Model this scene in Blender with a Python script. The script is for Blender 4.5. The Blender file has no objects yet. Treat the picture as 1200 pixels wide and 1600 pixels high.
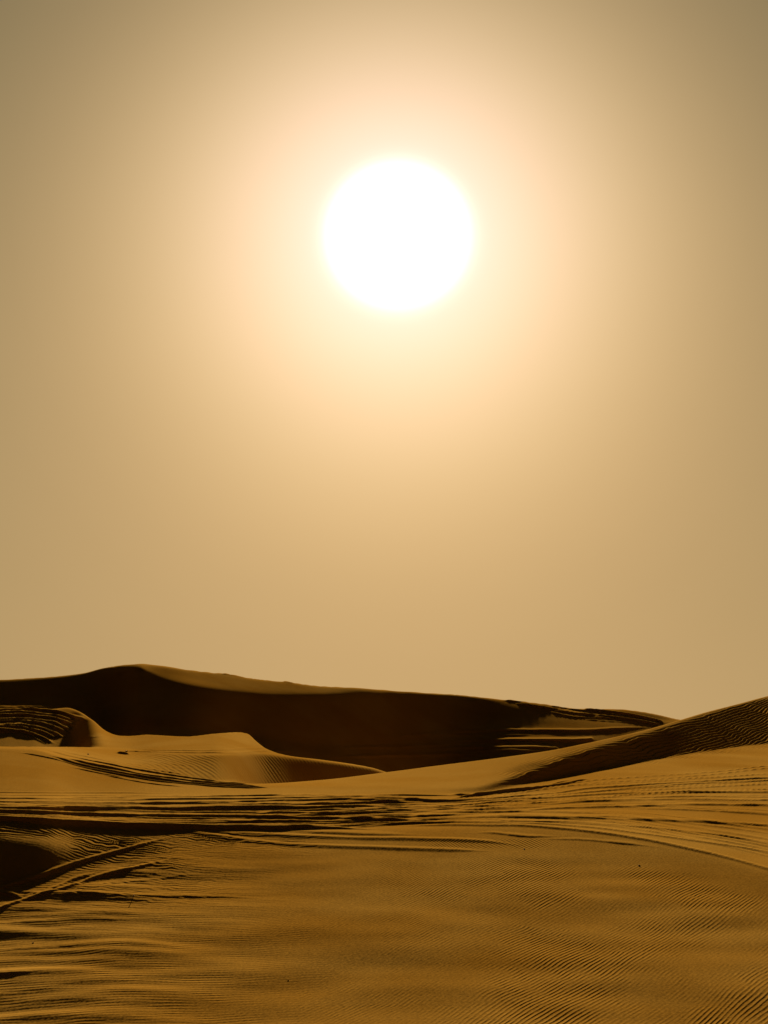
import bpy, math, time
import numpy as np

T0 = time.time()
sc = bpy.context.scene
col = sc.collection

# ------------------------------------------------------------------ camera, sky, sun, exposure
FPX = 3209.0                      # focal length in pixels of the 1200 x 1600 photograph (about 72 mm)
HORIZON_V = 1130.0
PITCH = math.atan((HORIZON_V - 800.0) / FPX)
SUN_U, SUN_V = 622.0, 368.0
EXPOSURE = 1.45
SUN_STRENGTH = 5.0

cam_data = bpy.data.cameras.new("camera")
cam = bpy.data.objects.new("camera", cam_data)
col.objects.link(cam)
cam_data.sensor_fit = 'VERTICAL'
cam_data.sensor_height = 36.0
cam_data.lens = 36.0 * FPX / 1600.0
cam_data.clip_start = 0.1
cam_data.clip_end = 20000.0
cam.location = (0, 0, 0)
cam.rotation_euler = (math.radians(90) + PITCH, 0, 0)
sc.camera = cam

CP, SP = math.cos(PITCH), math.sin(PITCH)
def tan_elev(v):
    """height over depth of the sight line at photo row v"""
    t = (800.0 - v) / FPX
    return (SP + CP * t) / (CP - SP * t)
def row_of(te):
    """photo row of a sight line with height over depth te"""
    t = (te * CP - SP) / (CP + te * SP)
    return 800.0 - t * FPX

st = (800.0 - SUN_V) / FPX
sun_dir = np.array([(SUN_U - 600.0) / FPX, CP - SP * st, SP + CP * st])
sun_dir /= np.linalg.norm(sun_dir)
SUN_ELEV = math.asin(sun_dir[2])
SUN_AZ = math.atan2(sun_dir[0], sun_dir[1])

sc.view_settings.view_transform = 'Standard'
sc.view_settings.look = 'None'
sc.view_settings.exposure = EXPOSURE
sc.view_settings.gamma = 1.0
sc.view_settings.use_curve_mapping = False
sc.cycles.max_bounces = 4
sc.cycles.diffuse_bounces = 2

sun_data = bpy.data.lights.new("sun", 'SUN')
sun_data.energy = SUN_STRENGTH
sun_data.angle = math.radians(0.6)
sun_data.color = (1.0, 0.77, 0.43)
sun = bpy.data.objects.new("sun", sun_data)
col.objects.link(sun)
sun.rotation_euler = (math.radians(90) - SUN_ELEV, 0, math.pi - SUN_AZ)

class Nodes:
    def __init__(self, tree):
        self.t = tree
        self.x = 0
    def new(self, kind, **kw):
        n = self.t.nodes.new(kind)
        self.x += 60
        n.location = (self.x, 0)
        for k, v in kw.items():
            setattr(n, k, v)
        return n
    def link(self, a, b):
        self.t.links.new(a, b)
    def _set(self, sock, v):
        if hasattr(v, 'is_output') or isinstance(v, bpy.types.NodeSocket):
            self.link(v, sock)
        else:
            sock.default_value = v
    def math(self, op, a, b=None, c=None, clamp=False):
        n = self.new('ShaderNodeMath', operation=op)
        n.use_clamp = clamp
        for i, v in enumerate((a, b, c)):
            if v is not None:
                self._set(n.inputs[i], v)
        return n.outputs[0]
    def vec(self, op, a, b=None, scale=None):
        n = self.new('ShaderNodeVectorMath', operation=op)
        self._set(n.inputs[0], a)
        if b is not None:
            self._set(n.inputs[1], b)
        if scale is not None:
            self._set(n.inputs['Scale'], scale)
        return n.outputs['Value'] if op in ('DOT_PRODUCT', 'LENGTH') else n.outputs['Vector']

world = bpy.data.worlds.new("World")
sc.world = world
world.use_nodes = True
W = Nodes(world.node_tree)
world.node_tree.nodes.clear()
tc = W.new('ShaderNodeTexCoord')
dirn = W.vec('NORMALIZE', tc.outputs['Generated'])
dot = W.vec('DOT_PRODUCT', dirn, tuple(sun_dir))
ang = W.math('ARCCOSINE', W.math('MINIMUM', dot, 0.9999999))          # radians from the sun
pos = W.math('SQRT', W.math('DIVIDE', ang, math.pi), clamp=True)
ramp = W.new('ShaderNodeValToRGB')
W.link(pos, ramp.inputs[0])
# glow of the dusty air round the sun, by angle from it in degrees (red, green, blue), with the overexposed core
def glow_rgb(a):
    core = 3.0 * math.exp(-(a / 1.60) ** 4)
    tail = math.exp(-a / 22.0)
    return (1.07 * math.exp(-(a / 6.16) ** 1.65) + core + .020 * tail,
            .70 * math.exp(-(a / 6.12) ** 1.85) + core + .019 * tail,
            .80 * math.exp(-(a / 4.34) ** 1.45) + core + .006 * tail)
SC = 5.0
els = ramp.color_ramp.elements
stops = [0, 1.2, 1.6, 1.85, 2.1, 2.25, 2.4, 2.6, 2.85, 3.2, 3.6, 4.1, 4.7, 5.3, 6.0, 6.8, 7.6, 8.5, 9.5, 10.6, 12, 14, 17, 22, 30, 45, 70, 110, 180]
for q, a in enumerate(stops):
    c = tuple(x / SC for x in glow_rgb(a)) + (1.0,)
    p_ = math.sqrt(a / 180.0)
    if q == 0:
        els[0].position, els[0].color = p_, c
    elif q == len(stops) - 1:
        els[-1].position, els[-1].color = p_, c
    else:
        els.new(p_).color = c
sep = W.new('ShaderNodeSeparateXYZ')
W.link(dirn, sep.inputs[0])
elev = W.math('ARCSINE', W.math('MAXIMUM', sep.outputs['Z'], 0.0))
away = W.math('EXPONENT', W.math('MULTIPLY', ang, -1.0 / math.radians(32)))
hch = W.new('ShaderNodeCombineXYZ')
for q, (amp_, e0) in enumerate(((.851, 18.7), (.556, 23.9), (.237, 30.9))):
    h_ = W.math('EXPONENT', W.math('MULTIPLY', elev, -1.0 / math.radians(e0)))
    W.link(W.math('MULTIPLY', W.math('MULTIPLY', h_, away), amp_), hch.inputs[q])
glow = W.vec('SCALE', ramp.outputs[0], scale=SC)
total = W.vec('ADD', glow, hch.outputs[0])
dust = W.new('ShaderNodeTexNoise')
dust.inputs['Scale'].default_value = 2.2
dust.inputs['Detail'].default_value = 3.0
W.link(W.vec('MULTIPLY', dirn, (1.0, 1.0, 3.5)), dust.inputs['Vector'])
total = W.vec('SCALE', total, scale=W.math('ADD', .965, W.math('MULTIPLY', dust.outputs['Fac'], .07)))
k_exp = 1.0 / (2 ** EXPOSURE)
bg = W.new('ShaderNodeBackground')
W.link(total, bg.inputs['Color'])
bg.inputs['Strength'].default_value = k_exp
sky = W.new('ShaderNodeTexSky')
sky.sky_type = 'NISHITA'
sky.sun_disc = False
sky.sun_elevation = SUN_ELEV
sky.sun_rotation = SUN_AZ
sky.dust_density = 8.0
sky.air_density = 1.0
sky.ozone_density = 0.5
tint = W.vec('MULTIPLY', sky.outputs[0], (0.0010, 0.0005, 0.00013))
bg2 = W.new('ShaderNodeBackground')
W.link(tint, bg2.inputs['Color'])
bg2.inputs['Strength'].default_value = 0.1
add = W.new('ShaderNodeAddShader')
W.link(bg.outputs[0], add.inputs[0])
W.link(bg2.outputs[0], add.inputs[1])
wo = W.new('ShaderNodeOutputWorld')
W.link(add.outputs[0], wo.inputs['Surface'])

# ------------------------------------------------------------------ small numeric tools
rng = np.random.default_rng(11)

def curve(pairs, x):
    """smooth monotone (Fritsch-Carlson) curve through (x, y) pairs, held flat outside"""
    p = np.array(pairs, float)
    xs, ys = p[:, 0], p[:, 1]
    if len(xs) == 1:
        return np.full_like(x, ys[0])
    h = np.diff(xs)
    d = np.diff(ys) / h
    m = np.zeros_like(ys)
    for i in range(1, len(xs) - 1):
        if d[i - 1] * d[i] > 0:
            w1, w2 = 2 * h[i] + h[i - 1], h[i] + 2 * h[i - 1]
            m[i] = (w1 + w2) / (w1 / d[i - 1] + w2 / d[i])
    m[0], m[-1] = d[0] * .5, d[-1] * .5
    xc = np.clip(x, xs[0], xs[-1])
    i = np.clip(np.searchsorted(xs, xc, side='right') - 1, 0, len(xs) - 2)
    t = (xc - xs[i]) / h[i]
    return ((2 * t**3 - 3 * t**2 + 1) * ys[i] + (t**3 - 2 * t**2 + t) * h[i] * m[i]
            + (-2 * t**3 + 3 * t**2) * ys[i + 1] + (t**3 - t**2) * h[i] * m[i + 1])

_perm = rng.permutation(4096)
_gx = rng.uniform(-1, 1, 4096)
_gy = rng.uniform(-1, 1, 4096)
def noise(x, y, seed=0):
    """gradient noise, about -1..1"""
    xi, yi = np.floor(x).astype(np.int64), np.floor(y).astype(np.int64)
    fx, fy = x - xi, y - yi
    def g(ix, iy, dx, dy):
        k = _perm[(_perm[(ix + seed * 131) & 4095] + iy) & 4095]
        return _gx[k] * dx + _gy[k] * dy
    sx = fx * fx * fx * (fx * (fx * 6 - 15) + 10)
    sy = fy * fy * fy * (fy * (fy * 6 - 15) + 10)
    a = g(xi, yi, fx, fy) * (1 - sx) + g(xi + 1, yi, fx - 1, fy) * sx
    b = g(xi, yi + 1, fx, fy - 1) * (1 - sx) + g(xi + 1, yi + 1, fx - 1, fy - 1) * sx
    return 1.5 * (a * (1 - sy) + b * sy)

def gauss_rows(a, sigma, axis):
    """gaussian smoothing along an axis, edges held"""
    if sigma <= 0:
        return a
    n = int(math.ceil(sigma * 3))
    k = np.exp(-0.5 * (np.arange(-n, n + 1) / sigma) ** 2)
    k /= k.sum()
    pad = [(0, 0)] * a.ndim
    pad[axis] = (n, n)
    ap = np.pad(a, pad, mode='edge')
    out = np.zeros_like(a)
    for i, w in enumerate(k):
        sl = [slice(None)] * a.ndim
        sl[axis] = slice(i, i + a.shape[axis])
        out += w * ap[tuple(sl)]
    return out

def smooth01(x):
    x = np.clip(x, 0, 1)
    return x * x * (3 - 2 * x)

# ------------------------------------------------------------------ terrain: columns fan out from the camera
core = np.arange(-76, 1290, 1.62)
side = 1.6 * 1.10 ** np.arange(1, 62)
side = np.cumsum(side)
side = side[side < 2600]
U = np.concatenate([(-76 - side)[::-1], core, core[-1] + side])
NU = len(U)
KX = (U - 600.0) / (FPX * 1.0065)          # x over depth of every column

# Profile of the land along a column, as lines from front to back.  A 'rise' line gives the photo row where the
# ground line stands and the mean slope of the ground leading up to it; a 'step' line gives length and slope.
LINES = [
    ('front',  'rise', [(0, 1330 + 50), (60, 1377), (100, 1366), (150, 1352), (200, 1338), (300, 1322), (400, 1316), (500, 1325), (600, 1325), (700, 1328),
                        (800, 1328), (900, 1334), (1000, 1345), (1100, 1365), (1200, 1392)],
               [(0, .135), (200, .13), (400, .12), (700, .125), (1000, .12), (1200, .12)]),
    ('shelf',  'rise', [(0, 1313), (60, 1320), (120, 1326), (200, 1324), (300, 1313), (400, 1309), (500, 1313), (600, 1311), (700, 1311), (800, 1311), (900, 1316), (1000, 1329), (1100, 1349), (1200, 1376)],
               [(0, .36), (80, .34), (120, .26), (170, .20), (250, .17), (400, .13), (600, .115), (1200, .14)]),
    ('bank',   'rise', [(0, 1284), (200, 1293), (400, 1299), (600, 1297), (800, 1292), (900, 1298), (1000, 1312), (1100, 1333), (1200, 1360)],
               [(0, .18), (200, .165), (300, .14), (400, .12), (600, .10), (1200, .14)]),
    ('base',   'rise', [(0, 1241), (200, 1241), (400, 1238), (600, 1240), (700, 1239), (745, 1238), (800, 1228), (850, 1219), (900, 1209), (1000, 1190), (1100, 1174), (1200, 1162)],
               [(0, .05), (600, .05), (900, .045), (1200, .05)]),
    ('face',   'rise', [(0, 1169), (50, 1171), (100, 1184), (150, 1195), (200, 1208), (250, 1216), (300, 1221), (350, 1225), (400, 1227), (500, 1228), (600, 1229), (700, 1232), (740, 1231), (765, 1226),
                        (800, 1215), (850, 1198), (900, 1180), (950, 1164), (1000, 1149), (1100, 1117), (1200, 1090)],
               [(0, .105), (200, .09), (300, .07), (400, .05), (600, .06), (690, .08), (740, .20), (775, .31), (850, .34), (930, .27), (1000, .212), (1060, .182), (1120, .168), (1200, .16), (1500, .16)]),
    ('ridge',  'rise', [(0, 1167), (50, 1169), (100, 1182), (150, 1192), (200, 1205), (250, 1213), (300, 1219), (350, 1223), (400, 1224), (500, 1218), (600, 1206), (700, 1193), (740, 1188),
                        (800, 1180), (860, 1171), (900, 1163), (960, 1150), (1000, 1141), (1060, 1124), (1100, 1112), (1150, 1099), (1200, 1086), (1400, 1045)],
               [(0, .02), (400, .02), (600, .045), (700, .06), (800, .08), (900, .10), (1000, .10), (1200, .12)]),
    ('hollow', 'step', [(0, .5), (330, .5), (420, 5.0), (600, 8), (1200, 14)],
               [(0, .03), (330, .0), (400, -.06), (600, -.12), (1200, -.2)]),
    ('nose',   'rise', [(0, 1165.5), (100, 1166), (200, 1171), (260, 1177), (330, 1179), (400, 1177), (450, 1182), (500, 1188), (550, 1195), (580, 1200), (620, 1210), (700, 1204), (800, 1194), (900, 1169), (1000, 1147), (1200, 1096), (1400, 1054)],
               [(0, .04), (100, .035), (200, .045), (260, .08), (330, .13), (400, .20), (450, .27), (500, .31), (580, .30), (620, .20), (700, .10), (800, .05), (1200, .0)]),
    ('dip',    'step', [(0, 9), (60, 8.5), (110, 6), (165, .3), (1200, .3)],
               [(0, -.09), (110, -.08), (165, .0), (1200, .0)]),
    ('terrace', 'rise', [(0, 1104), (60, 1103), (95, 1104), (120, 1109), (145, 1124), (168, 1143), (190, 1149), (205, 1149), (230, 1147), (290, 1150), (340, 1145), (370, 1143), (388, 1146), (402, 1158), (418, 1170),
                         (450, 1180), (500, 1186.5), (550, 1193.5), (580, 1199), (620, 1209), (700, 1203), (800, 1193), (900, 1168), (1000, 1146), (1200, 1095), (1400, 1053)],
               [(0, .165), (60, .165), (120, .15), (175, .06), (300, .06), (400, .06), (500, .0), (1200, .0)]),
    ('gully',  'step', [(0, 18.0), (100, 18), (130, 19), (160, 17), (200, 14.5), (300, 17), (400, 20), (500, 24), (600, 27), (700, 28), (800, 27), (1000, 22), (1200, 12)],
               [(0, .006), (90, .002), (130, -.03), (180, -.115), (300, -.095), (400, -.08), (560, -.045), (680, -.035), (740, -.02), (800, .005), (1000, .03), (1200, .0)]),
    ('foot',   'rise', [(0, 1099), (60, 1099), (120, 1101), (160, 1130), (200, 1141), (300, 1140), (400, 1148), (500, 1164), (600, 1164), (700, 1158), (800, 1141), (900, 1136), (1000, 1134), (1060, 1127), (1200, 1120)],
               [(0, .17), (200, .20), (300, .205), (480, .20), (550, .255), (650, .255), (720, .215), (800, .192), (900, .185), (1000, .18), (1200, .12)]),
    ('slip',   'rise', [(0, 1076), (100, 1070), (150, 1062), (185, 1050), (215, 1041), (235, 1050), (260, 1060), (300, 1069), (350, 1077), (400, 1083), (450, 1085), (500, 1084), (560, 1082), (600, 1083), (700, 1090), (800, 1104),
                         (880, 1118), (950, 1124), (1000, 1125), (1060, 1126), (1200, 1112)],
               [(0, .30), (120, .31), (180, .34), (300, .36), (500, .36), (600, .33), (700, .29), (800, .25), (900, .21), (1000, .17), (1200, .15)]),
    ('crest',  'rise', [(0, 1059), (50, 1056), (100, 1052), (130, 1048), (160, 1040), (190, 1036), (215, 1035), (250, 1038), (300, 1046), (350, 1052), (400, 1059), (450, 1064), (500, 1070), (550, 1073),
                        (600, 1076), (650, 1079), (700, 1082), (750, 1087), (800, 1093), (850, 1098), (900, 1105), (930, 1106), (960, 1106), (1000, 1110), (1030, 1116), (1060, 1124), (1100, 1132), (1200, 1150)],
               [(0, .29), (150, .30), (195, .27), (228, .19), (350, .17), (450, .18), (520, .20), (600, .22), (700, .22), (800, .20), (900, .17), (1000, .16), (1200, .14)]),
]
REAR = {'foot', 'slip', 'crest'}
rows = {}
LIMIT = {'nose': [(600, 16), (800, 3), (1200, 3)], 'dip': [(0, 60)], 'terrace': [(600, 10), (760, 2), (1200, 2)],
         'foot': [(0, 40), (1200, 40)], 'slip': [(0, 40), (1060, 40), (1200, 12)], 'crest': [(0, 30), (1060, 24), (1200, 12)]}
r = np.full(NU, 22.0)
z = r * tan_elev(1600.0)
knots_r = [np.full(NU, 0.0), np.full(NU, 3.0), np.full(NU, 17.0), r.copy()]
knots_z = [np.full(NU, -1.72), np.full(NU, -1.72), np.full(NU, -3.55), z.copy()]
for name, mode, a, b in LINES:
    A, B = curve(a, U), curve(b, U)
    if mode == 'rise':
        te = tan_elev(A)
        rn = (z - B * r) / (te - B)
        rn = np.where(te - B < -1e-4, rn, r + 50)
        rn = np.clip(rn, r + 0.05, r + curve(LIMIT.get(name, [(0, 60)]), U))
        zn = z + B * (rn - r)
        if name in REAR:
            ok = np.abs(zn - te * rn) < .02
            rn = gauss_rows(rn, 26, 0)
            zn = np.where(ok, te * rn, zn)
    else:
        rn = r + A
        zn = z + A * B
        if name == 'gully':
            wg = smooth01((U - 540) / 60)
            rn = rn * (1 - wg) + gauss_rows(rn, 25, 0) * wg
            zn = zn * (1 - wg) + gauss_rows(zn, 25, 0) * wg
    r, z = rn, zn
    rows[name] = (r.copy(), z.copy())
    knots_r.append(r.copy())
    knots_z.append(z.copy())
for dr, s in ((10, -.12), (30, -.1), (60, -.03)):
    r, z = r + dr, z + dr * s
    knots_r.append(r.copy()); knots_z.append(z.copy())
knots_r.append(np.full(NU, 900.0)); knots_z.append(np.full(NU, -9.0))
KR, KZ = np.array(knots_r).T, np.array(knots_z).T
for nm, (rr, zz) in rows.items():
    print('LINE %-8s' % nm, ' '.join('%d:%.1f/%.2f' % (uu, np.interp(uu, U, rr), np.interp(uu, U, zz)) for uu in (0, 40, 80, 120, 160, 200, 620, 640, 660, 680)))

DR = 0.03
RG = np.arange(0.0, 240.0, DR)
Z = np.empty((NU, len(RG)))
for i in range(NU):
    Z[i] = np.interp(RG, KR[i], KZ[i])
# round the breaks of slope: tighter near, wider far
Zn = gauss_rows(Z, 0.22 / DR, 1)
Zf = gauss_rows(Z[:, ::4], 0.55 / (DR * 4), 1)
Zf = np.stack([np.interp(RG, RG[::4], Zf[i]) for i in range(NU)])
wf = smooth01((RG - 55.0) / 60.0)
Z = Zn * (1 - wf) + Zf * wf
del Zn, Zf
# light smoothing sideways so no column stands out
Z = gauss_rows(Z, 2.0, 0)

Vb = row_of(Z / np.maximum(RG, 0.5))
Vb[:, RG < 8] = 3000
Vmin = np.minimum.accumulate(Vb, axis=1)
def depth_at(vrow, lo=None):
    """depth of the first ground seen at photo row vrow(u), per column"""
    out = np.empty(NU)
    for i in range(NU):
        k = np.searchsorted(-Vmin[i], -vrow[i])
        out[i] = RG[min(k, len(RG) - 1)]
    return gauss_rows(out, 1.5, 0)

# ------------------------------------------------------------------ ruts, tracks and small scarps
# each: photo points of the lit crest line, height (photo pixels), front slope, back length factor, ends fade, roughness along it
SCARPS = []
E0, E1 = -400, 1600
REAR_ONLY = False
def scarp(pts, h, front=.42, back=3.2, fade=110, rough=.25, dash=None, clip=True):
    if pts[-1][0] == E1:
        front = min(front, .24 if dash else .15)
        back *= .6
    SCARPS.append(dict(pts=pts, h=h, front=front, back=back, fade=fade, rough=rough, dash=dash, rear=REAR_ONLY))

def family(guides, ts, hs, wob=1.2, **kw):
    """lines interpolated between two guide lines"""
    g0, g1 = guides
    us = np.linspace(max(g0[0][0], g1[0][0]), min(g0[-1][0], g1[-1][0]), 9)
    a, b = curve(g0, us), curve(g1, us)
    for t, h in zip(ts, hs):
        ph = rng.uniform(0, 6.28, 2)
        v = a * (1 - t) + b * t + wob * (np.sin(us / 140 + ph[0]) + .5 * np.sin(us / 61 + ph[1]))
        scarp(list(zip(us, v)), h, **kw)

E0, E1 = -400, 1600
# the belt of ruts that crosses the picture from the left edge
scarp([(E0, 1262), (0, 1275), (100, 1282), (200, 1287), (300, 1289), (400, 1289.5), (500, 1288), (620, 1290)], 7, front=.5, fade=200, back=5, rough=.12)
scarp([(E0, 1256), (0, 1266), (100, 1270), (200, 1273), (300, 1273.5), (400, 1274), (480, 1277), (620, 1278), (760, 1279)], 6, fade=240, front=.5, back=4, rough=.12)
scarp([(E0, 1255), (0, 1260), (200, 1261), (300, 1261), (400, 1260), (520, 1259), (640, 1252)], 5.5, back=3)
scarp([(E0, 1250), (0, 1251.5), (200, 1253), (330, 1252.5), (450, 1249), (560, 1246), (700, 1244)], 3, back=3)
scarp([(E0, 1244), (0, 1246), (200, 1247.5), (330, 1247), (480, 1244.5), (620, 1241)], 2.2)
scarp([(E0, 1240), (0, 1241), (120, 1242), (330, 1243), (480, 1240), (560, 1238.5)], 1.8)
scarp([(-200, 1235), (0, 1237), (150, 1238), (300, 1238)], 1.2)
scarp([(330, 1253), (420, 1254.5), (520, 1255), (620, 1250), (720, 1244)], 3.8, rough=.5)
scarp([(360, 1266), (440, 1268), (520, 1270), (600, 1266), (700, 1263)], 3.8, rough=.5)
scarp([(300, 1281), (420, 1283), (520, 1283), (620, 1276), (720, 1272), (800, 1270)], 3.6, rough=.5)
scarp([(440, 1262), (540, 1264), (620, 1261), (720, 1256), (800, 1250), (900, 1246)], 2.8, rough=.6)
scarp([(500, 1246), (600, 1247), (700, 1249), (790, 1243), (850, 1238)], 4)
scarp([(520, 1240), (620, 1240.5), (700, 1241), (760, 1237)], 2.5)
scarp([(480, 1295), (560, 1291), (640, 1285), (760, 1283), (900, 1283), (1000, 1287)], 2.2, rough=.5)
scarp([(560, 1283), (660, 1279), (800, 1276), (900, 1277), (1040, 1281), (1200, 1289), (E1, 1320)], 2.4, rough=.6)
scarp([(600, 1272), (700, 1268), (790, 1267), (860, 1262), (960, 1259), (1100, 1256), (1200, 1257), (E1, 1262)], 2.2, rough=.6)
scarp([(620, 1262), (740, 1259), (840, 1256), (930, 1250), (1050, 1247.5), (1200, 1249), (E1, 1250)], 2.2, rough=.6)
scarp([(640, 1254), (760, 1250), (860, 1245), (960, 1238), (1080, 1236), (1200, 1236), (E1, 1234)], 2.2)
scarp([(700, 1248), (800, 1243), (860, 1238), (920, 1230), (1000, 1225), (1100, 1219), (1200, 1214), (E1, 1200)], 2.4, rough=.5)
scarp([(700, 1252), (810, 1246.5), (900, 1238), (1000, 1229), (1100, 1222), (1200, 1218), (E1, 1205)], 2.0)
scarp([(720, 1243), (800, 1238), (860, 1231), (930, 1222), (1000, 1218), (1100, 1210), (1200, 1199), (E1, 1170)], 1.5, dash=13)
scarp([(720, 1240), (800, 1235), (860, 1228), (930, 1218), (1000, 1213), (1100, 1206), (1200, 1196), (E1, 1166)], 1.3, dash=13)
scarp([(700, 1245), (760, 1237), (820, 1231), (880, 1222), (930, 1212)], 4, front=.5, fade=30)
scarp([(690, 1239), (740, 1240), (800, 1234), (850, 1226), (900, 1214)], 3, fade=30)
# curved wheel tracks that sweep to the right edge
scarp([(600, 1289), (700, 1287), (800, 1288), (900, 1295), (1000, 1309), (1100, 1330), (1200, 1357), (E1, 1500)], 2.6, front=.24, back=2.2, rough=.1)
scarp([(620, 1286), (720, 1284), (820, 1285), (920, 1291), (1000, 1301), (1100, 1315), (1200, 1330), (E1, 1400)], 2.0, front=.24, back=2.2, rough=.1)
scarp([(640, 1280), (760, 1280), (860, 1282), (980, 1289), (1080, 1299), (1200, 1316), (E1, 1380)], 1.8, front=.24, rough=.2)
scarp([(660, 1275), (780, 1274), (900, 1275), (1020, 1279), (1120, 1283), (1200, 1288), (E1, 1310)], 1.8)
family(([(560, 1292), (700, 1284), (900, 1288), (1050, 1312), (1200, 1345), (E1, 1460)], [(560, 1262), (700, 1258), (900, 1246), (1050, 1240), (1200, 1238), (E1, 1235)]),
       rng.uniform(0.02, .98, 34), rng.uniform(.35, 1.5, 34), rough=.9, wob=1.5, front=.35)
family(([(E0, 1276), (0, 1278), (200, 1288), (400, 1290), (700, 1284)], [(E0, 1240), (0, 1244), (200, 1244), (400, 1242), (700, 1243)]),
       rng.uniform(0.0, 1.0, 26), rng.uniform(.4, 1.8, 26), rough=.8, wob=1.0)
family(([(640, 1270), (760, 1262), (900, 1250), (1050, 1240), (E1, 1230)], [(640, 1246), (760, 1243), (900, 1222), (1050, 1214), (E1, 1170)]),
       rng.uniform(0.0, 1.0, 20), rng.uniform(.4, 1.4, 20), rough=.9, dash=9)
family(([(E0, 1266), (0, 1279), (200, 1290), (400, 1292), (600, 1287), (760, 1281)], [(E0, 1250), (0, 1255), (200, 1258), (400, 1258), (600, 1252), (760, 1248)]),
       np.linspace(.03, .97, 15) + rng.uniform(-.03, .03, 15), rng.uniform(1.4, 3.4, 15), rough=.3, wob=.7, front=.5, back=2.0, fade=200)
# low ledges where the smooth sand begins
scarp([(230, 1290), (290, 1296), (330, 1303), (380, 1310), (430, 1316), (500, 1320), (600, 1323), (700, 1326), (780, 1328)], 2.0, front=.10, back=1.0, rough=.08, fade=90)
scarp([(300, 1297), (380, 1300), (460, 1304), (560, 1308), (640, 1309), (700, 1310), (760, 1313), (830, 1320)], 2.2, front=.11, back=1.0, fade=90, rough=.15)
scarp([(420, 1296), (520, 1300), (600, 1303), (680, 1303)], 2.0, front=.13, rough=.3)
scarp([(700, 1300), (760, 1300), (830, 1306), (900, 1305)], 2.0, front=.2, rough=.8)
scarp([(820, 1310), (900, 1311), (980, 1318), (1060, 1326)], 1.4, front=.2, rough=.8)
# ridges crossing the hollow at the left
scarp([(-160, 1440), (0, 1388), (40, 1375), (80, 1362), (120, 1347), (160, 1335), (200, 1324), (250, 1310), (290, 1300)], 3.6, front=.40, back=1.5, fade=90, rough=.15)
scarp([(-160, 1460), (0, 1418), (40, 1403), (80, 1393), (110, 1385), (150, 1368), (200, 1356), (250, 1344), (300, 1333)], 3.8, front=.40, back=1.5, fade=110, rough=.1)
scarp([(60, 1396), (90, 1386), (120, 1372), (160, 1363)], 2.5, fade=25)
scarp([(-200, 1376), (0, 1386), (40, 1393), (90, 1397), (150, 1398), (250, 1399), (350, 1400), (430, 1402)], 1.5, back=5, fade=90, rough=.3)
scarp([(-100, 1392), (0, 1392), (20, 1394), (45, 1399)], 4, front=.4, fade=25)
# long low swells low at the left
for vv, hh, u1 in ((1376, 2.0, 330), (1441, 2.5, 140), (1437, 1.5, 260), (1463, 2, 110), (1482, 3.0, 170), (1497, 1.5, 90), (1484, 1.2, 240), (1524, 4.0, 110), (1513, 1.5, 210), (1540, 2.5, 150),
                   (1556, 2.0, 90), (1565, 2.0, 200), (1452, 1.2, 180), (1506, 1.4, 160)):
    s = rng.uniform(-.02, .03)
    u0 = rng.uniform(-120, 60) if u1 < 200 else rng.uniform(60, 160)
    if vv in (1482, 1524, 1441, 1556): u0 = -250
    scarp([(u0, vv + 3 + s * u1), (u0 * .5 + u1 * .5, vv), (u1, vv - 5 - s * u1)], hh * .55, back=5, fade=110, rough=.8, front=.3)
# rut bundle along the rim of the left mound
for dv, h, u0, u1 in ((0, 2.2, 20, 420), (-4, 3.0, 70, 430), (-8.5, 3.6, 95, 420), (-13, 2.6, 60, 400), (-17, 1.6, 80, 300), (4, 2.0, 100, 210), (6, 1.6, 150, 300)):
    base = [(0, 1172), (50, 1175), (100, 1190), (150, 1201), (200, 1211), (250, 1219), (300, 1224), (350, 1228), (420, 1230)]
    us = np.linspace(u0, u1, 8)
    vs = curve(base, us) + dv * (1 - .55 * smooth01((us - 220) / 200)) * smooth01((us + 20) / 120)
    scarp(list(zip(us, vs)), h, front=.6, fade=35, rough=.55, back=1.5)
for dv in (-21, -26, -31):
    us = np.linspace(60, 330, 6)
    vs = curve([(0, 1172), (100, 1190), (200, 1211), (300, 1224), (420, 1230)], us) + dv * .9
    scarp(list(zip(us, vs)), .6, fade=60, rough=.5)
# thin tracks across the terrace
scarp([(180, 1172), (240, 1173.5), (300, 1175), (360, 1175), (420, 1172), (470, 1174)], 1.6, fade=30, rough=.3)
scarp([(200, 1170), (260, 1171), (320, 1171.5), (400, 1168), (440, 1169)], 1.3, fade=30, rough=.3)
scarp([(180, 1173), (190, 1174), (205, 1175.5)], 3.5, fade=8)
scarp([(120, 1150), (150, 1151), (165, 1149)], 1.0, fade=10)
# churned wheel tracks on the left hump
REAR_ONLY = True
for k in range(9):
    t = k / 8
    p0 = [(-120, 1150 - 30 * t), (0, 1142 - 34 * t), (20 + 10 * t, 1143 - 37 * t), (50 + 34 * t, 1150 - 41 * t), (80 + 60 * t, 1163 - 42 * t)]
    scarp([(a, b + 2 * math.sin(3.1 * k)) for a, b in p0], 2.6 + 2 * math.sin(1.7 * k) ** 2 + 2.5 * t, front=.55, fade=14, rough=.5, back=1.6)
for k in range(7):
    scarp([(-150, 1112 + 5 * k), (0, 1103 + 5.5 * k), (50, 1103 + 5.2 * k), (95 + 4 * k, 1106 + 5.5 * k)], 1.6 + .6 * (k % 3), fade=30, rough=.8)
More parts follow.
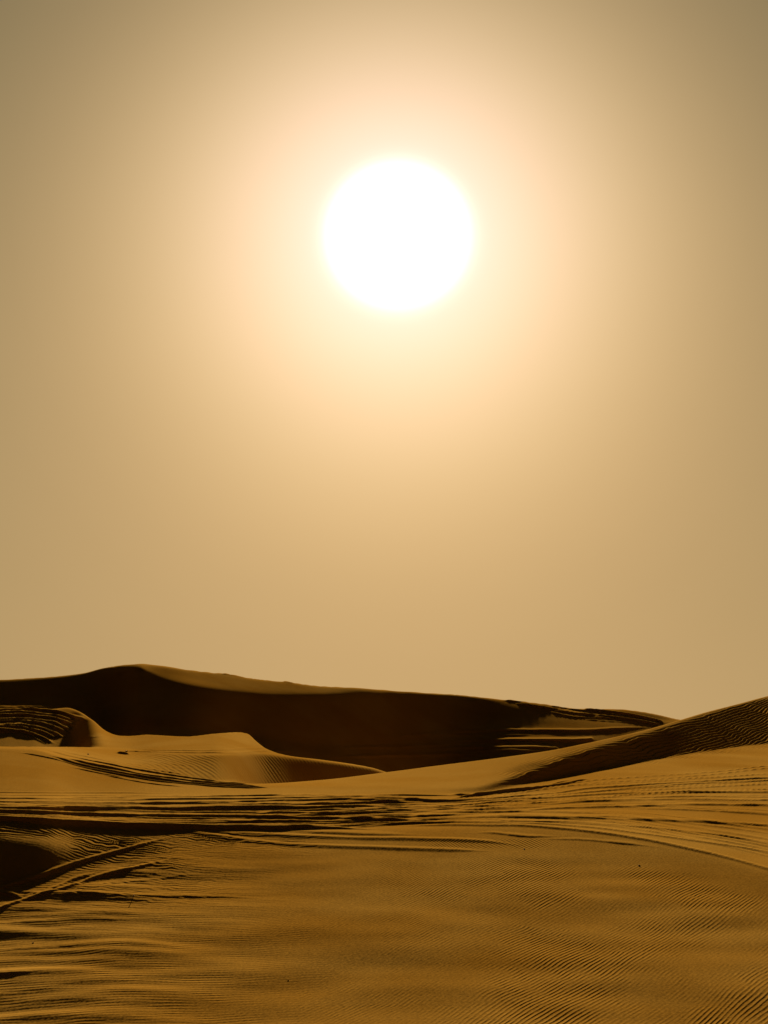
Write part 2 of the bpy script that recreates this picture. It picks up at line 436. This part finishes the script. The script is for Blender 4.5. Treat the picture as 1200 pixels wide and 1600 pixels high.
# ruts on the far slope, right of centre
scarp([(640, 1144), (740, 1141), (800, 1139.5), (900, 1140), (960, 1137), (1050, 1133)], 2.4, rough=.3)
scarp([(660, 1158), (760, 1155), (860, 1154.5), (960, 1154), (1040, 1150)], 3.6, rough=.2)
scarp([(560, 1150), (680, 1148), (780, 1148), (880, 1146)], 1.5)
scarp([(640, 1168), (740, 1167), (840, 1166), (930, 1167)], 3.0)
scarp([(700, 1173), (800, 1170.5), (900, 1171)], 3.0)
scarp([(480, 1168), (600, 1167), (700, 1163), (800, 1160), (900, 1159)], 1.6)
scarp([(480, 1181), (600, 1180), (700, 1178), (800, 1176)], 2.2)
scarp([(905, 1105.5), (940, 1108), (980, 1113), (1020, 1121), (1055, 1130)], 3.4, front=.6, back=2.4, fade=14, rough=.1)
scarp([(860, 1108), (900, 1113), (950, 1117), (1000, 1124), (1045, 1132)], 2.6, front=.6, fade=14, rough=.1)
scarp([(800, 1097), (850, 1104), (900, 1112), (940, 1119), (980, 1122)], 2.2, fade=20, rough=.6)
scarp([(780, 1092), (830, 1098), (890, 1106), (940, 1112), (980, 1118)], 2.0, fade=20, rough=.6)
scarp([(850, 1110), (900, 1119), (950, 1121)], 1.6, fade=20, rough=.5)
scarp([(900, 1122), (960, 1126), (1020, 1128)], 1.2, fade=30, rough=.5)
# broken edge on the far crest
scarp([(330, 1050.5), (380, 1056.5), (430, 1062), (490, 1068.5), (530, 1071.5)], 1.8, front=.6, fade=20, rough=.6)

add_z = np.zeros_like(Z)
n_done = 0
for s in SCARPS:
    p = np.array(s['pts'], float)
    v = curve(s['pts'], U)
    w = smooth01((U - p[0, 0]) / s['fade']) * smooth01((p[-1, 0] - U) / s['fade'])
    act = np.where(w > 1e-3)[0]
    if len(act) == 0:
        continue
    n_done += 1
    ph = rng.uniform(0, 100)
    rr = 1 + s['rough'] * (.9 * noise(U / 95.0 + ph * 3, U * 0 + ph) + .5 * noise(U / 34.0 + ph, U * 0 + ph) + .35 * noise(U / 11.0 + ph, U * 0 + 7 + ph))
    rr = np.clip(rr, 0.05, 1.35)
    if s['dash']:
        q = np.mod(U + 4 * noise(U / 25.0, U * 0 + ph), s['dash']) / s['dash']
        rr = rr * (.25 + .95 * smooth01(np.minimum(q, 1 - q) * 5 - .6))
    hp = s['h'] * w * rr
    vb = v + s['h'] * 1.0 + .25 * noise(U / 60.0 + ph * 2, U * 0) * min(s['h'], 2)
    rl = depth_at(vb)
    if s['rear']:
        hp = hp * gauss_rows((rl > rows['ridge'][0] + 4.5).astype(float), 2, 0) * (rl > rows['ridge'][0] + 3.5)
    for i in act:
        r0 = rl[i]
        if r0 > 200:
            continue
        hm = hp[i] * r0 / FPX
        w1 = hm / s['front']
        w2 = s['back'] * hm / s['front'] + .05
        i0, i1 = int((r0 - w1) / DR) - 1, int((r0 + w2) / DR) + 2
        i0 = max(i0, 0); i1 = min(i1, len(RG))
        q = RG[i0:i1] - r0
        f = np.where(q < 0, np.clip(1 + q / max(w1, 1e-4), 0, 1), 0)
        g = np.clip(1 - q / w2, 0, 1)
        f = np.where(q >= 0, g * g * (3 - 2 * g) * (.8) + .2 * g, f)
        seg = add_z[i, i0:i1]
        new = hm * f
        add_z[i, i0:i1] = np.maximum(seg, new) + .55 * np.minimum(seg, new)
add_z = gauss_rows(add_z, 1.0, 0)
add_z = gauss_rows(add_z, 1.0, 1)
Z += add_z
print('scarps', n_done, 'time %.1f' % (time.time() - T0))

# ------------------------------------------------------------------ resample every column evenly over what can be seen
Vb = row_of(Z / np.maximum(RG, 0.5))
near = RG < 16
Vb = np.where(near, 1600, Vb)
cuts = [np.full(NU, 0.5), rows['base'][0], rows['hollow'][0] - .5 * (rows['hollow'][0] - rows['ridge'][0]),
        rows['gully'][0] - .5 * (rows['gully'][0] - rows['terrace'][0]), rows['crest'][0] + 45.0]
cuts = [gauss_rows(c, 2, 0) for c in cuts]
counts = [820, 220, 150, 200]
names = ['sand_ground', 'dune_ridge', 'dune', 'dune']
R_all = np.empty((NU, sum(counts) + 1))
for i in range(NU):
    dv = np.abs(np.diff(Vb[i]))
    dens = np.minimum(dv, 1.2) + 0.012
    dens[RG[:-1] < 16] = .012
    dens[RG[:-1] > cuts[3][i] + 1e9] = .01
    cum = np.concatenate([[0], np.cumsum(dens)])
    out = []
    for k in range(4):
        c0, c1 = np.interp([cuts[k][i], cuts[k + 1][i]], RG, cum)
        t = np.linspace(c0, c1, counts[k] + 1)
        if k < 3:
            t = t[:-1]
        out.append(np.interp(t, cum, RG))
    R_all[i] = np.concatenate(out)
R_all = gauss_rows(R_all, 2.0, 0)
Zv = np.empty_like(R_all)
Av = np.empty_like(R_all)
for i in range(NU):
    Zv[i] = np.interp(R_all[i], RG, Z[i])
    Av[i] = np.interp(R_all[i], RG, add_z[i])
# last two rows carry on to the far plain
far_r = np.array([420.0, 900.0])
R_all = np.concatenate([R_all, np.tile(far_r, (NU, 1))], axis=1)
Zv = np.concatenate([Zv, np.tile(np.array([-7.5, -9.5]), (NU, 1))], axis=1)
counts[3] += 2
Av = np.concatenate([Av, np.zeros((NU, 2))], axis=1)
calm = 1 - .85 * smooth01((Av - .006) / .02)
X = R_all * KX[:, None]
Y = R_all
del Z, add_z, Vb, Vmin

UU = np.broadcast_to(U[:, None], X.shape)
VV = row_of(Zv / np.maximum(Y, .5))
rb = {k: a[0][:, None] for k, a in rows.items()}

# ------------------------------------------------------------------ swells and ripples as real relief
def band(x, a, b, s=1.0):
    return smooth01((x - a) / s + .5) * smooth01((b - x) / s + .5)
fore = smooth01((rb['front'] + .3 - Y) / 1.5)
wob = (.030 * noise(X / 2.3 + 5, Y / 3.1, 1) + .014 * noise(X / 1.1, Y / 1.0 + 9, 2)) * fore
left = smooth01((520 - UU) / 450)
wob += left * fore * (.035 * noise(X / 1.9 + 3, Y / .9, 3) + .02 * noise(X / .9 + 3, Y / .35 + 2, 4))
wob += .012 * noise(X / 3.0, Y / 2.2, 5) * (1 - fore) * smooth01((rb['base'] - Y) / 2)
farw = smooth01((Y - rb['gully']) / 3)
wob += farw * (.05 * noise(X / 9, Y / 6, 6) + .012 * noise(X / 2.6, Y / 2.0, 7))
wob *= smooth01((Y - 4) / 6) * (1 - smooth01((Y - 230) / 60))
Zv = Zv + wob

def ripple(phase):
    s = np.sin(phase + .55 * np.sin(phase))
    return s
# right dune: crests climb the face to the right
ang_ = .55
wx = X + .14 * noise(X / 1.5, Y / 1.8, 8) + .03 * noise(X / .4, Y / .5, 18)
wy = Y + .16 * noise(X / 1.7 + 4, Y / 1.4, 9)
on_face = smooth01((Y - rb['base'] + .8 + 2.6 * smooth01((UU - 900) / 200)) / 3.0) * smooth01((.6 * rb['ridge'] + .4 * rb['face'] + .3 - Y) / 2.0) * smooth01((UU - 760) / 70)
lam = .118
ph = 2 * np.pi / lam * (wx * .92 - wy * .39)
amp = .0108 * (1 + .5 * noise(X / 1.1, Y / 1.3, 10))
Zv = Zv + on_face * amp * ripple(ph)
# inner face of the left bowl: crests fall to the right
on_bowl = smooth01((Y - rb['ridge'] - .4) / 1.0) * smooth01((rb['nose'] + .4 - Y) / .8) * band(UU, 215, 600, 90)
lam2 = .135
ph = 2 * np.pi / lam2 * (wx * .93 + wy * .37)
Zv = Zv + on_bowl * .0042 * (1 + .5 * noise(X / .9, Y / 1.2, 11)) * ripple(ph)
# dark bank at the left: short rippled crests that catch the sun
on_bank = smooth01((Y - rb['front'] + 1.2) / 1.6) * smooth01((rb['bank'] + .2 - Y) / .5) * band(UU, -300, 470, 130)
on_bank = np.maximum(on_bank, fore * smooth01((430 - UU) / 260) * smooth01((Y - 26.5) / 3) * .75)
ph = 2 * np.pi / .15 * (Y + .11 * noise(X / .42, Y / .5, 12) + .085 * noise(X / .16, Y / .3, 13) + .12 * X)
patch = .35 + .65 * smooth01(.5 + 1.2 * noise(X / 1.4, Y / 1.1, 14))
hole = 1 - .9 * band(UU, -400, 120, 60) * band(VV, 1308, 1372, 14)
Zv = Zv + on_bank * patch * hole * calm * .0095 * ripple(ph)

# ------------------------------------------------------------------ shader ripple strength per vertex
rip = fore * (.15 + .85 * smooth01((UU - 330) / 520))
rip = rip * (.35 + .75 * smooth01(.5 + 1.1 * noise(X / 1.3 + 7, Y / 2.6, 15)) + .25 * noise(X / .5 + 3, Y / .9, 25))
rip_l = fore * smooth01((600 - UU) / 350) * .45
strip = band(UU, 660, 860, 60) * band(VV, 1311, 1326, 6)
rip = np.maximum(rip, strip * 1.3)
right_flat = (1 - fore) * smooth01((UU - 900) / 120) * smooth01((rb['base'] - Y) / 2) * smooth01(.2 + 1.4 * noise(X / 2.2, Y / 3.0, 16))
rip = np.maximum(rip, .8 * right_flat)

# ------------------------------------------------------------------ normals of the whole sheet
def normals(X, Y, Z):
    def grad(a, ax):
        return np.gradient(a, axis=ax)
    tu = np.stack([grad(X, 0), grad(Y, 0), grad(Z, 0)], -1)
    tr = np.stack([grad(X, 1), grad(Y, 1), grad(Z, 1)], -1)
    n = np.cross(tu, tr)
    n /= np.linalg.norm(n, axis=-1, keepdims=True) + 1e-12
    return n
N = normals(X, Y, Zv)

# ------------------------------------------------------------------ sand material
def sand_material():
    m = bpy.data.materials.new("sand")
    m.use_nodes = True
    m.node_tree.nodes.clear()
    S = Nodes(m.node_tree)
    geo = S.new('ShaderNodeNewGeometry')
    P = geo.outputs['Position']
    a1 = S.new('ShaderNodeAttribute', attribute_name='ripple'); rp = a1.outputs['Fac']
    a2 = S.new('ShaderNodeAttribute', attribute_name='ripple_soft'); rs = a2.outputs['Fac']
    # warped ground coordinates
    def gabor(rot, scale, aniso, offs):
        mp = S.new('ShaderNodeMapping')
        mp.inputs['Location'].default_value = (offs, offs * .37, 0)
        S.link(P, mp.inputs['Vector'])
        flat = S.vec('MULTIPLY', mp.outputs[0], (1, 1, 0))
        wn = S.new('ShaderNodeTexNoise', noise_dimensions='2D')
        wn.inputs['Scale'].default_value = .55
        wn.inputs['Detail'].default_value = 2
        S.link(flat, wn.inputs['Vector'])
        warp = S.vec('SCALE', S.vec('SUBTRACT', wn.outputs['Color'], (.5, .5, .5)), scale=.16)
        q = S.vec('ADD', flat, warp)
        g = S.new('ShaderNodeTexGabor')
        g.gabor_type = '2D'
        S.link(q, g.inputs['Vector'])
        g.inputs['Scale'].default_value = scale
        g.inputs['Frequency'].default_value = 4.0
        g.inputs['Anisotropy'].default_value = aniso
        g.inputs['Orientation'].default_value = rot
        return g
    # main ripples: crests run away to the right
    th = math.radians(-26)                     # direction across the crests, measured from +x
    lam = .058
    g1 = gabor(th, 1 / (lam * 4.0), 1.0, 3.0)
    s1 = S.math('SINE', S.math('MULTIPLY', g1.outputs['Phase'], 2 * math.pi))
    k1 = S.math('MULTIPLY', s1, S.math('MINIMUM', g1.outputs['Intensity'], 1.0))
    wn = S.new('ShaderNodeTexNoise', noise_dimensions='2D')
    wn.inputs['Scale'].default_value = .55
    wn.inputs['Detail'].default_value = 2
    wn.inputs['Roughness'].default_value = .35
    flat = S.vec('MULTIPLY', P, (1, .45, 0))
    S.link(flat, wn.inputs['Vector'])
    along = S.vec('DOT_PRODUCT', P, (math.cos(th), math.sin(th), 0))
    along = S.math('ADD', along, S.math('MULTIPLY', wn.outputs['Fac'], .34))
    p1 = S.math('MULTIPLY', along, 2 * math.pi / .060)
    p1 = S.math('ADD', p1, S.math('MULTIPLY', S.math('SINE', p1), .5))
    k0 = S.math('MULTIPLY', S.math('SINE', p1), .62)
    k1 = S.math('ADD', S.math('MULTIPLY', k1, .7), S.math('MULTIPLY', k0, rp))
    k1 = S.math('MULTIPLY', k1, S.math('MULTIPLY', rp, .34))
    d1 = S.vec('SCALE', (math.cos(th), math.sin(th), 0), scale=k1)
    th2 = math.radians(-80)
    g2 = gabor(th2, 1 / (.10 * 4.0), .9, 11.0)
    s2 = S.math('SINE', S.math('MULTIPLY', g2.outputs['Phase'], 2 * math.pi))
    k2 = S.math('MULTIPLY', s2, S.math('MINIMUM', g2.outputs['Intensity'], 1.0))
    k2 = S.math('MULTIPLY', k2, S.math('MULTIPLY', rs, .34))
    d2 = S.vec('SCALE', (math.cos(th2), math.sin(th2), 0), scale=k2)
    # sand grain clumps
    gn = S.new('ShaderNodeTexNoise')
    gn.inputs['Scale'].default_value = 34.0
    gn.inputs['Detail'].default_value = 3.0
    S.link(P, gn.inputs['Vector'])
    gr = S.vec('SCALE', S.vec('SUBTRACT', gn.outputs['Color'], (.5, .5, .5)), scale=.17)
    n = S.vec('NORMALIZE', S.vec('ADD', S.vec('ADD', S.vec('ADD', geo.outputs['Normal'], d1), d2), gr))
    # colour: warm quartz sand, slightly redder and darker in patches
    cn = S.new('ShaderNodeTexNoise')
    cn.inputs['Scale'].default_value = .33
    cn.inputs['Detail'].default_value = 4.0
    S.link(P, cn.inputs['Vector'])
    rmp = S.new('ShaderNodeValToRGB')
    rmp.color_ramp.elements[0].position = .36
    rmp.color_ramp.elements[0].color = (.350, .178, .026, 1)
    rmp.color_ramp.elements[1].position = .66
    rmp.color_ramp.elements[1].color = (.405, .228, .046, 1)
    S.link(cn.outputs['Fac'], rmp.inputs[0])
    cf = S.new('ShaderNodeTexNoise')
    cf.inputs['Scale'].default_value = 60.0
    cf.inputs['Detail'].default_value = 2.0
    S.link(P, cf.inputs['Vector'])
    fac = S.math('ADD', .86, S.math('MULTIPLY', cf.outputs['Fac'], .28))
    colr = S.vec('SCALE', rmp.outputs[0], scale=fac)
    b = S.new('ShaderNodeBsdfPrincipled')
    S.link(colr, b.inputs['Base Color'])
    b.inputs['Roughness'].default_value = .8
    b.inputs['Specular IOR Level'].default_value = 0.0
    S.link(n, b.inputs['Normal'])
    o = S.new('ShaderNodeOutputMaterial')
    S.link(b.outputs[0], o.inputs['Surface'])
    return m
SAND = sand_material()

def sheet(name, j0, j1):
    x, y, zz, nn = X[:, j0:j1 + 1], Y[:, j0:j1 + 1], Zv[:, j0:j1 + 1], N[:, j0:j1 + 1]
    nr = x.shape[1]
    co = np.stack([x, y, zz], -1).reshape(-1, 3).astype(np.float32)
    idx = np.arange(NU * nr, dtype=np.int32).reshape(NU, nr)
    q = np.stack([idx[:-1, :-1], idx[1:, :-1], idx[1:, 1:], idx[:-1, 1:]], -1).reshape(-1, 4)
    me = bpy.data.meshes.new(name)
    me.vertices.add(len(co)); me.vertices.foreach_set('co', co.ravel())
    me.loops.add(q.size); me.loops.foreach_set('vertex_index', q.ravel())
    me.polygons.add(len(q))
    me.polygons.foreach_set('loop_start', np.arange(0, q.size, 4, dtype=np.int32))
    me.update(calc_edges=True)
    me.polygons.foreach_set('use_smooth', np.ones(len(q), dtype=bool))
    for an, arr in (('ripple', rip), ('ripple_soft', rip_l)):
        at = me.attributes.new(an, 'FLOAT', 'POINT')
        at.data.foreach_set('value', arr[:, j0:j1 + 1].reshape(-1).astype(np.float32))
    me.normals_split_custom_set_from_vertices(nn.reshape(-1, 3).astype(np.float32))
    me.materials.append(SAND)
    ob = bpy.data.objects.new(name, me)
    col.objects.link(ob)
    return ob
LABELS = ['rippled golden sand in the foreground crossed by wheel ruts', 'sand ridge climbing to the rippled dune at the right',
          'small lit dune with a curved nose below the dark far dune', 'large dark far dune under the sky']
j = 0
for k in range(4):
    o = sheet(names[k], j, j + counts[k])
    o['kind'] = 'structure'
    o['label'] = LABELS[k]
    o['category'] = 'sand' if k == 0 else 'dune'
    j += counts[k]
print('mesh rows', X.shape, 'time %.1f' % (time.time() - T0))

# the desert floor beyond and around the dunes
me = bpy.data.meshes.new('desert_plain')
S_ = 9000.0
me.from_pydata([(-S_, -S_, -9.6), (S_, -S_, -9.6), (S_, S_, -9.6), (-S_, S_, -9.6)], [], [(0, 1, 2, 3)])
me.materials.append(SAND)
pl = bpy.data.objects.new('desert_plain', me)
col.objects.link(pl)
pl['kind'] = 'structure'
pl['label'] = 'flat desert floor stretching to the horizon beyond the dunes'
pl['category'] = 'desert'

# ------------------------------------------------------------------ small things lying on the sand
def ground_point(u, v):
    i = int(np.argmin(np.abs(U - u)))
    vm = np.minimum.accumulate(row_of(Zv[i, 8:] / Y[i, 8:]))
    k = int(np.searchsorted(-vm, -v)) + 8
    return np.array([X[i, k], Y[i, k], Zv[i, k]])

def plain_material(name, c1, c2, scale, rough=.85):
    m = bpy.data.materials.new(name)
    m.use_nodes = True
    m.node_tree.nodes.clear()
    S = Nodes(m.node_tree)
    t = S.new('ShaderNodeTexNoise'); t.inputs['Scale'].default_value = scale; t.inputs['Detail'].default_value = 4
    tcn = S.new('ShaderNodeTexCoord'); S.link(tcn.outputs['Object'], t.inputs['Vector'])
    rmp = S.new('ShaderNodeValToRGB')
    rmp.color_ramp.elements[0].position = .35; rmp.color_ramp.elements[0].color = (*c1, 1)
    rmp.color_ramp.elements[1].position = .7; rmp.color_ramp.elements[1].color = (*c2, 1)
    S.link(t.outputs['Fac'], rmp.inputs[0])
    b = S.new('ShaderNodeBsdfPrincipled'); S.link(rmp.outputs[0], b.inputs['Base Color'])
    b.inputs['Roughness'].default_value = rough
    b.inputs['Specular IOR Level'].default_value = .2
    o = S.new('ShaderNodeOutputMaterial'); S.link(b.outputs[0], o.inputs['Surface'])
    return m
M_STONE = plain_material('dark_stone', (.05, .035, .02), (.11, .08, .05), 30)
M_PALE = plain_material('pale_stone', (.45, .40, .32), (.62, .57, .48), 30)
M_WOOD = plain_material('dry_wood', (.03, .02, .012), (.08, .05, .03), 60)

def stone(u, v, size, mat, label, seed, flat=.55):
    rs = np.random.default_rng(seed)
    verts, faces = [], []
    nu_, nv_ = 10, 7
    for a in range(1, nv_):
        th = math.pi * a / nv_
        for b in range(nu_):
            f = 2 * math.pi * b / nu_
            rr = 1 + rs.uniform(-.16, .16)
            verts.append((size[0] * rr * math.sin(th) * math.cos(f), size[1] * rr * math.sin(th) * math.sin(f), size[2] * rr * math.cos(th)))
    top, bot = len(verts), len(verts) + 1
    verts += [(0, 0, size[2]), (0, 0, -size[2])]
    for a in range(nv_ - 2):
        for b in range(nu_):
            p, q = a * nu_ + b, a * nu_ + (b + 1) % nu_
            faces.append((p, p + nu_, q + nu_, q))
    for b in range(nu_):
        faces.append((top, b, (b + 1) % nu_))
        faces.append((bot, (nv_ - 2) * nu_ + (b + 1) % nu_, (nv_ - 2) * nu_ + b))
    me = bpy.data.meshes.new('stone')
    me.from_pydata(verts, [], faces)
    me.materials.append(mat)
    o = bpy.data.objects.new('stone', me)
    g = ground_point(u, v)
    o.location = (g[0], g[1], g[2] + size[2] * .25)
    o.rotation_euler = (0, 0, rs.uniform(0, 6))
    col.objects.link(o)
    o['label'] = label
    o['category'] = 'stone'
    o['group'] = 'small stones scattered on the sand'
    return o
stone(996, 1353, (.022, .016, .010), M_STONE, 'small dark stone on the rippled sand below the sweeping wheel tracks at right', 1)
stone(818, 1327, (.016, .012, .008), M_STONE, 'tiny stone near the middle right where the smooth sand meets the tracks', 2)
stone(57, 1474, (.014, .011, .008), M_STONE, 'tiny dark stone on the streaked sand near the lower left edge', 3)
stone(452, 1532, (.008, .007, .005), M_STONE, 'tiny stone alone on the smooth sand low in the middle left', 4)
stone(197, 1174.5, (.040, .03, .022), M_PALE, 'small pale lump in the rut on the lit terrace below the far dune', 5)
stone(138, 1179, (.030, .02, .018), M_STONE, 'small dark stone on the lit slope above the rim ruts of the left mound', 6)

def twig(u, v):
    g = ground_point(u, v)
    def tube(name, pts, rad, parent):
        verts, faces = [], []
        for i, (p, r_) in enumerate(zip(pts, rad)):
            for b in range(6):
                f = math.pi * b / 3
                verts.append((p[0] + r_ * math.cos(f), p[1] + r_ * math.sin(f), p[2]))
        for i in range(len(pts) - 1):
            for b in range(6):
                p, q = i * 6 + b, i * 6 + (b + 1) % 6
                faces.append((p, q, q + 6, p + 6))
        faces.append(tuple(range(6))[::-1]); faces.append(tuple(range(len(verts) - 6, len(verts))))
        me = bpy.data.meshes.new(name); me.from_pydata(verts, [], faces); me.materials.append(M_WOOD)
        o = bpy.data.objects.new(name, me); col.objects.link(o); o.parent = parent
        return o
    root = bpy.data.objects.new('twig', None); col.objects.link(root)
    root.location = tuple(g)
    root.scale = (.7, .7, .7)
    root['label'] = 'short dark twig sticking up from the low sand ledge at left'
    root['category'] = 'twig'
    tube('stem', [(-.012, 0, -.02), (-.004, 0, .015), (.006, 0, .045), (.012, .004, .075)], [.006, .006, .007, .009], root)
    tube('branch', [(-.004, 0, .015), (-.02, .01, .03), (-.034, .012, .034)], [.004, .003, .002], root)
twig(211, 1405)
print('done %.1f' % (time.time() - T0))
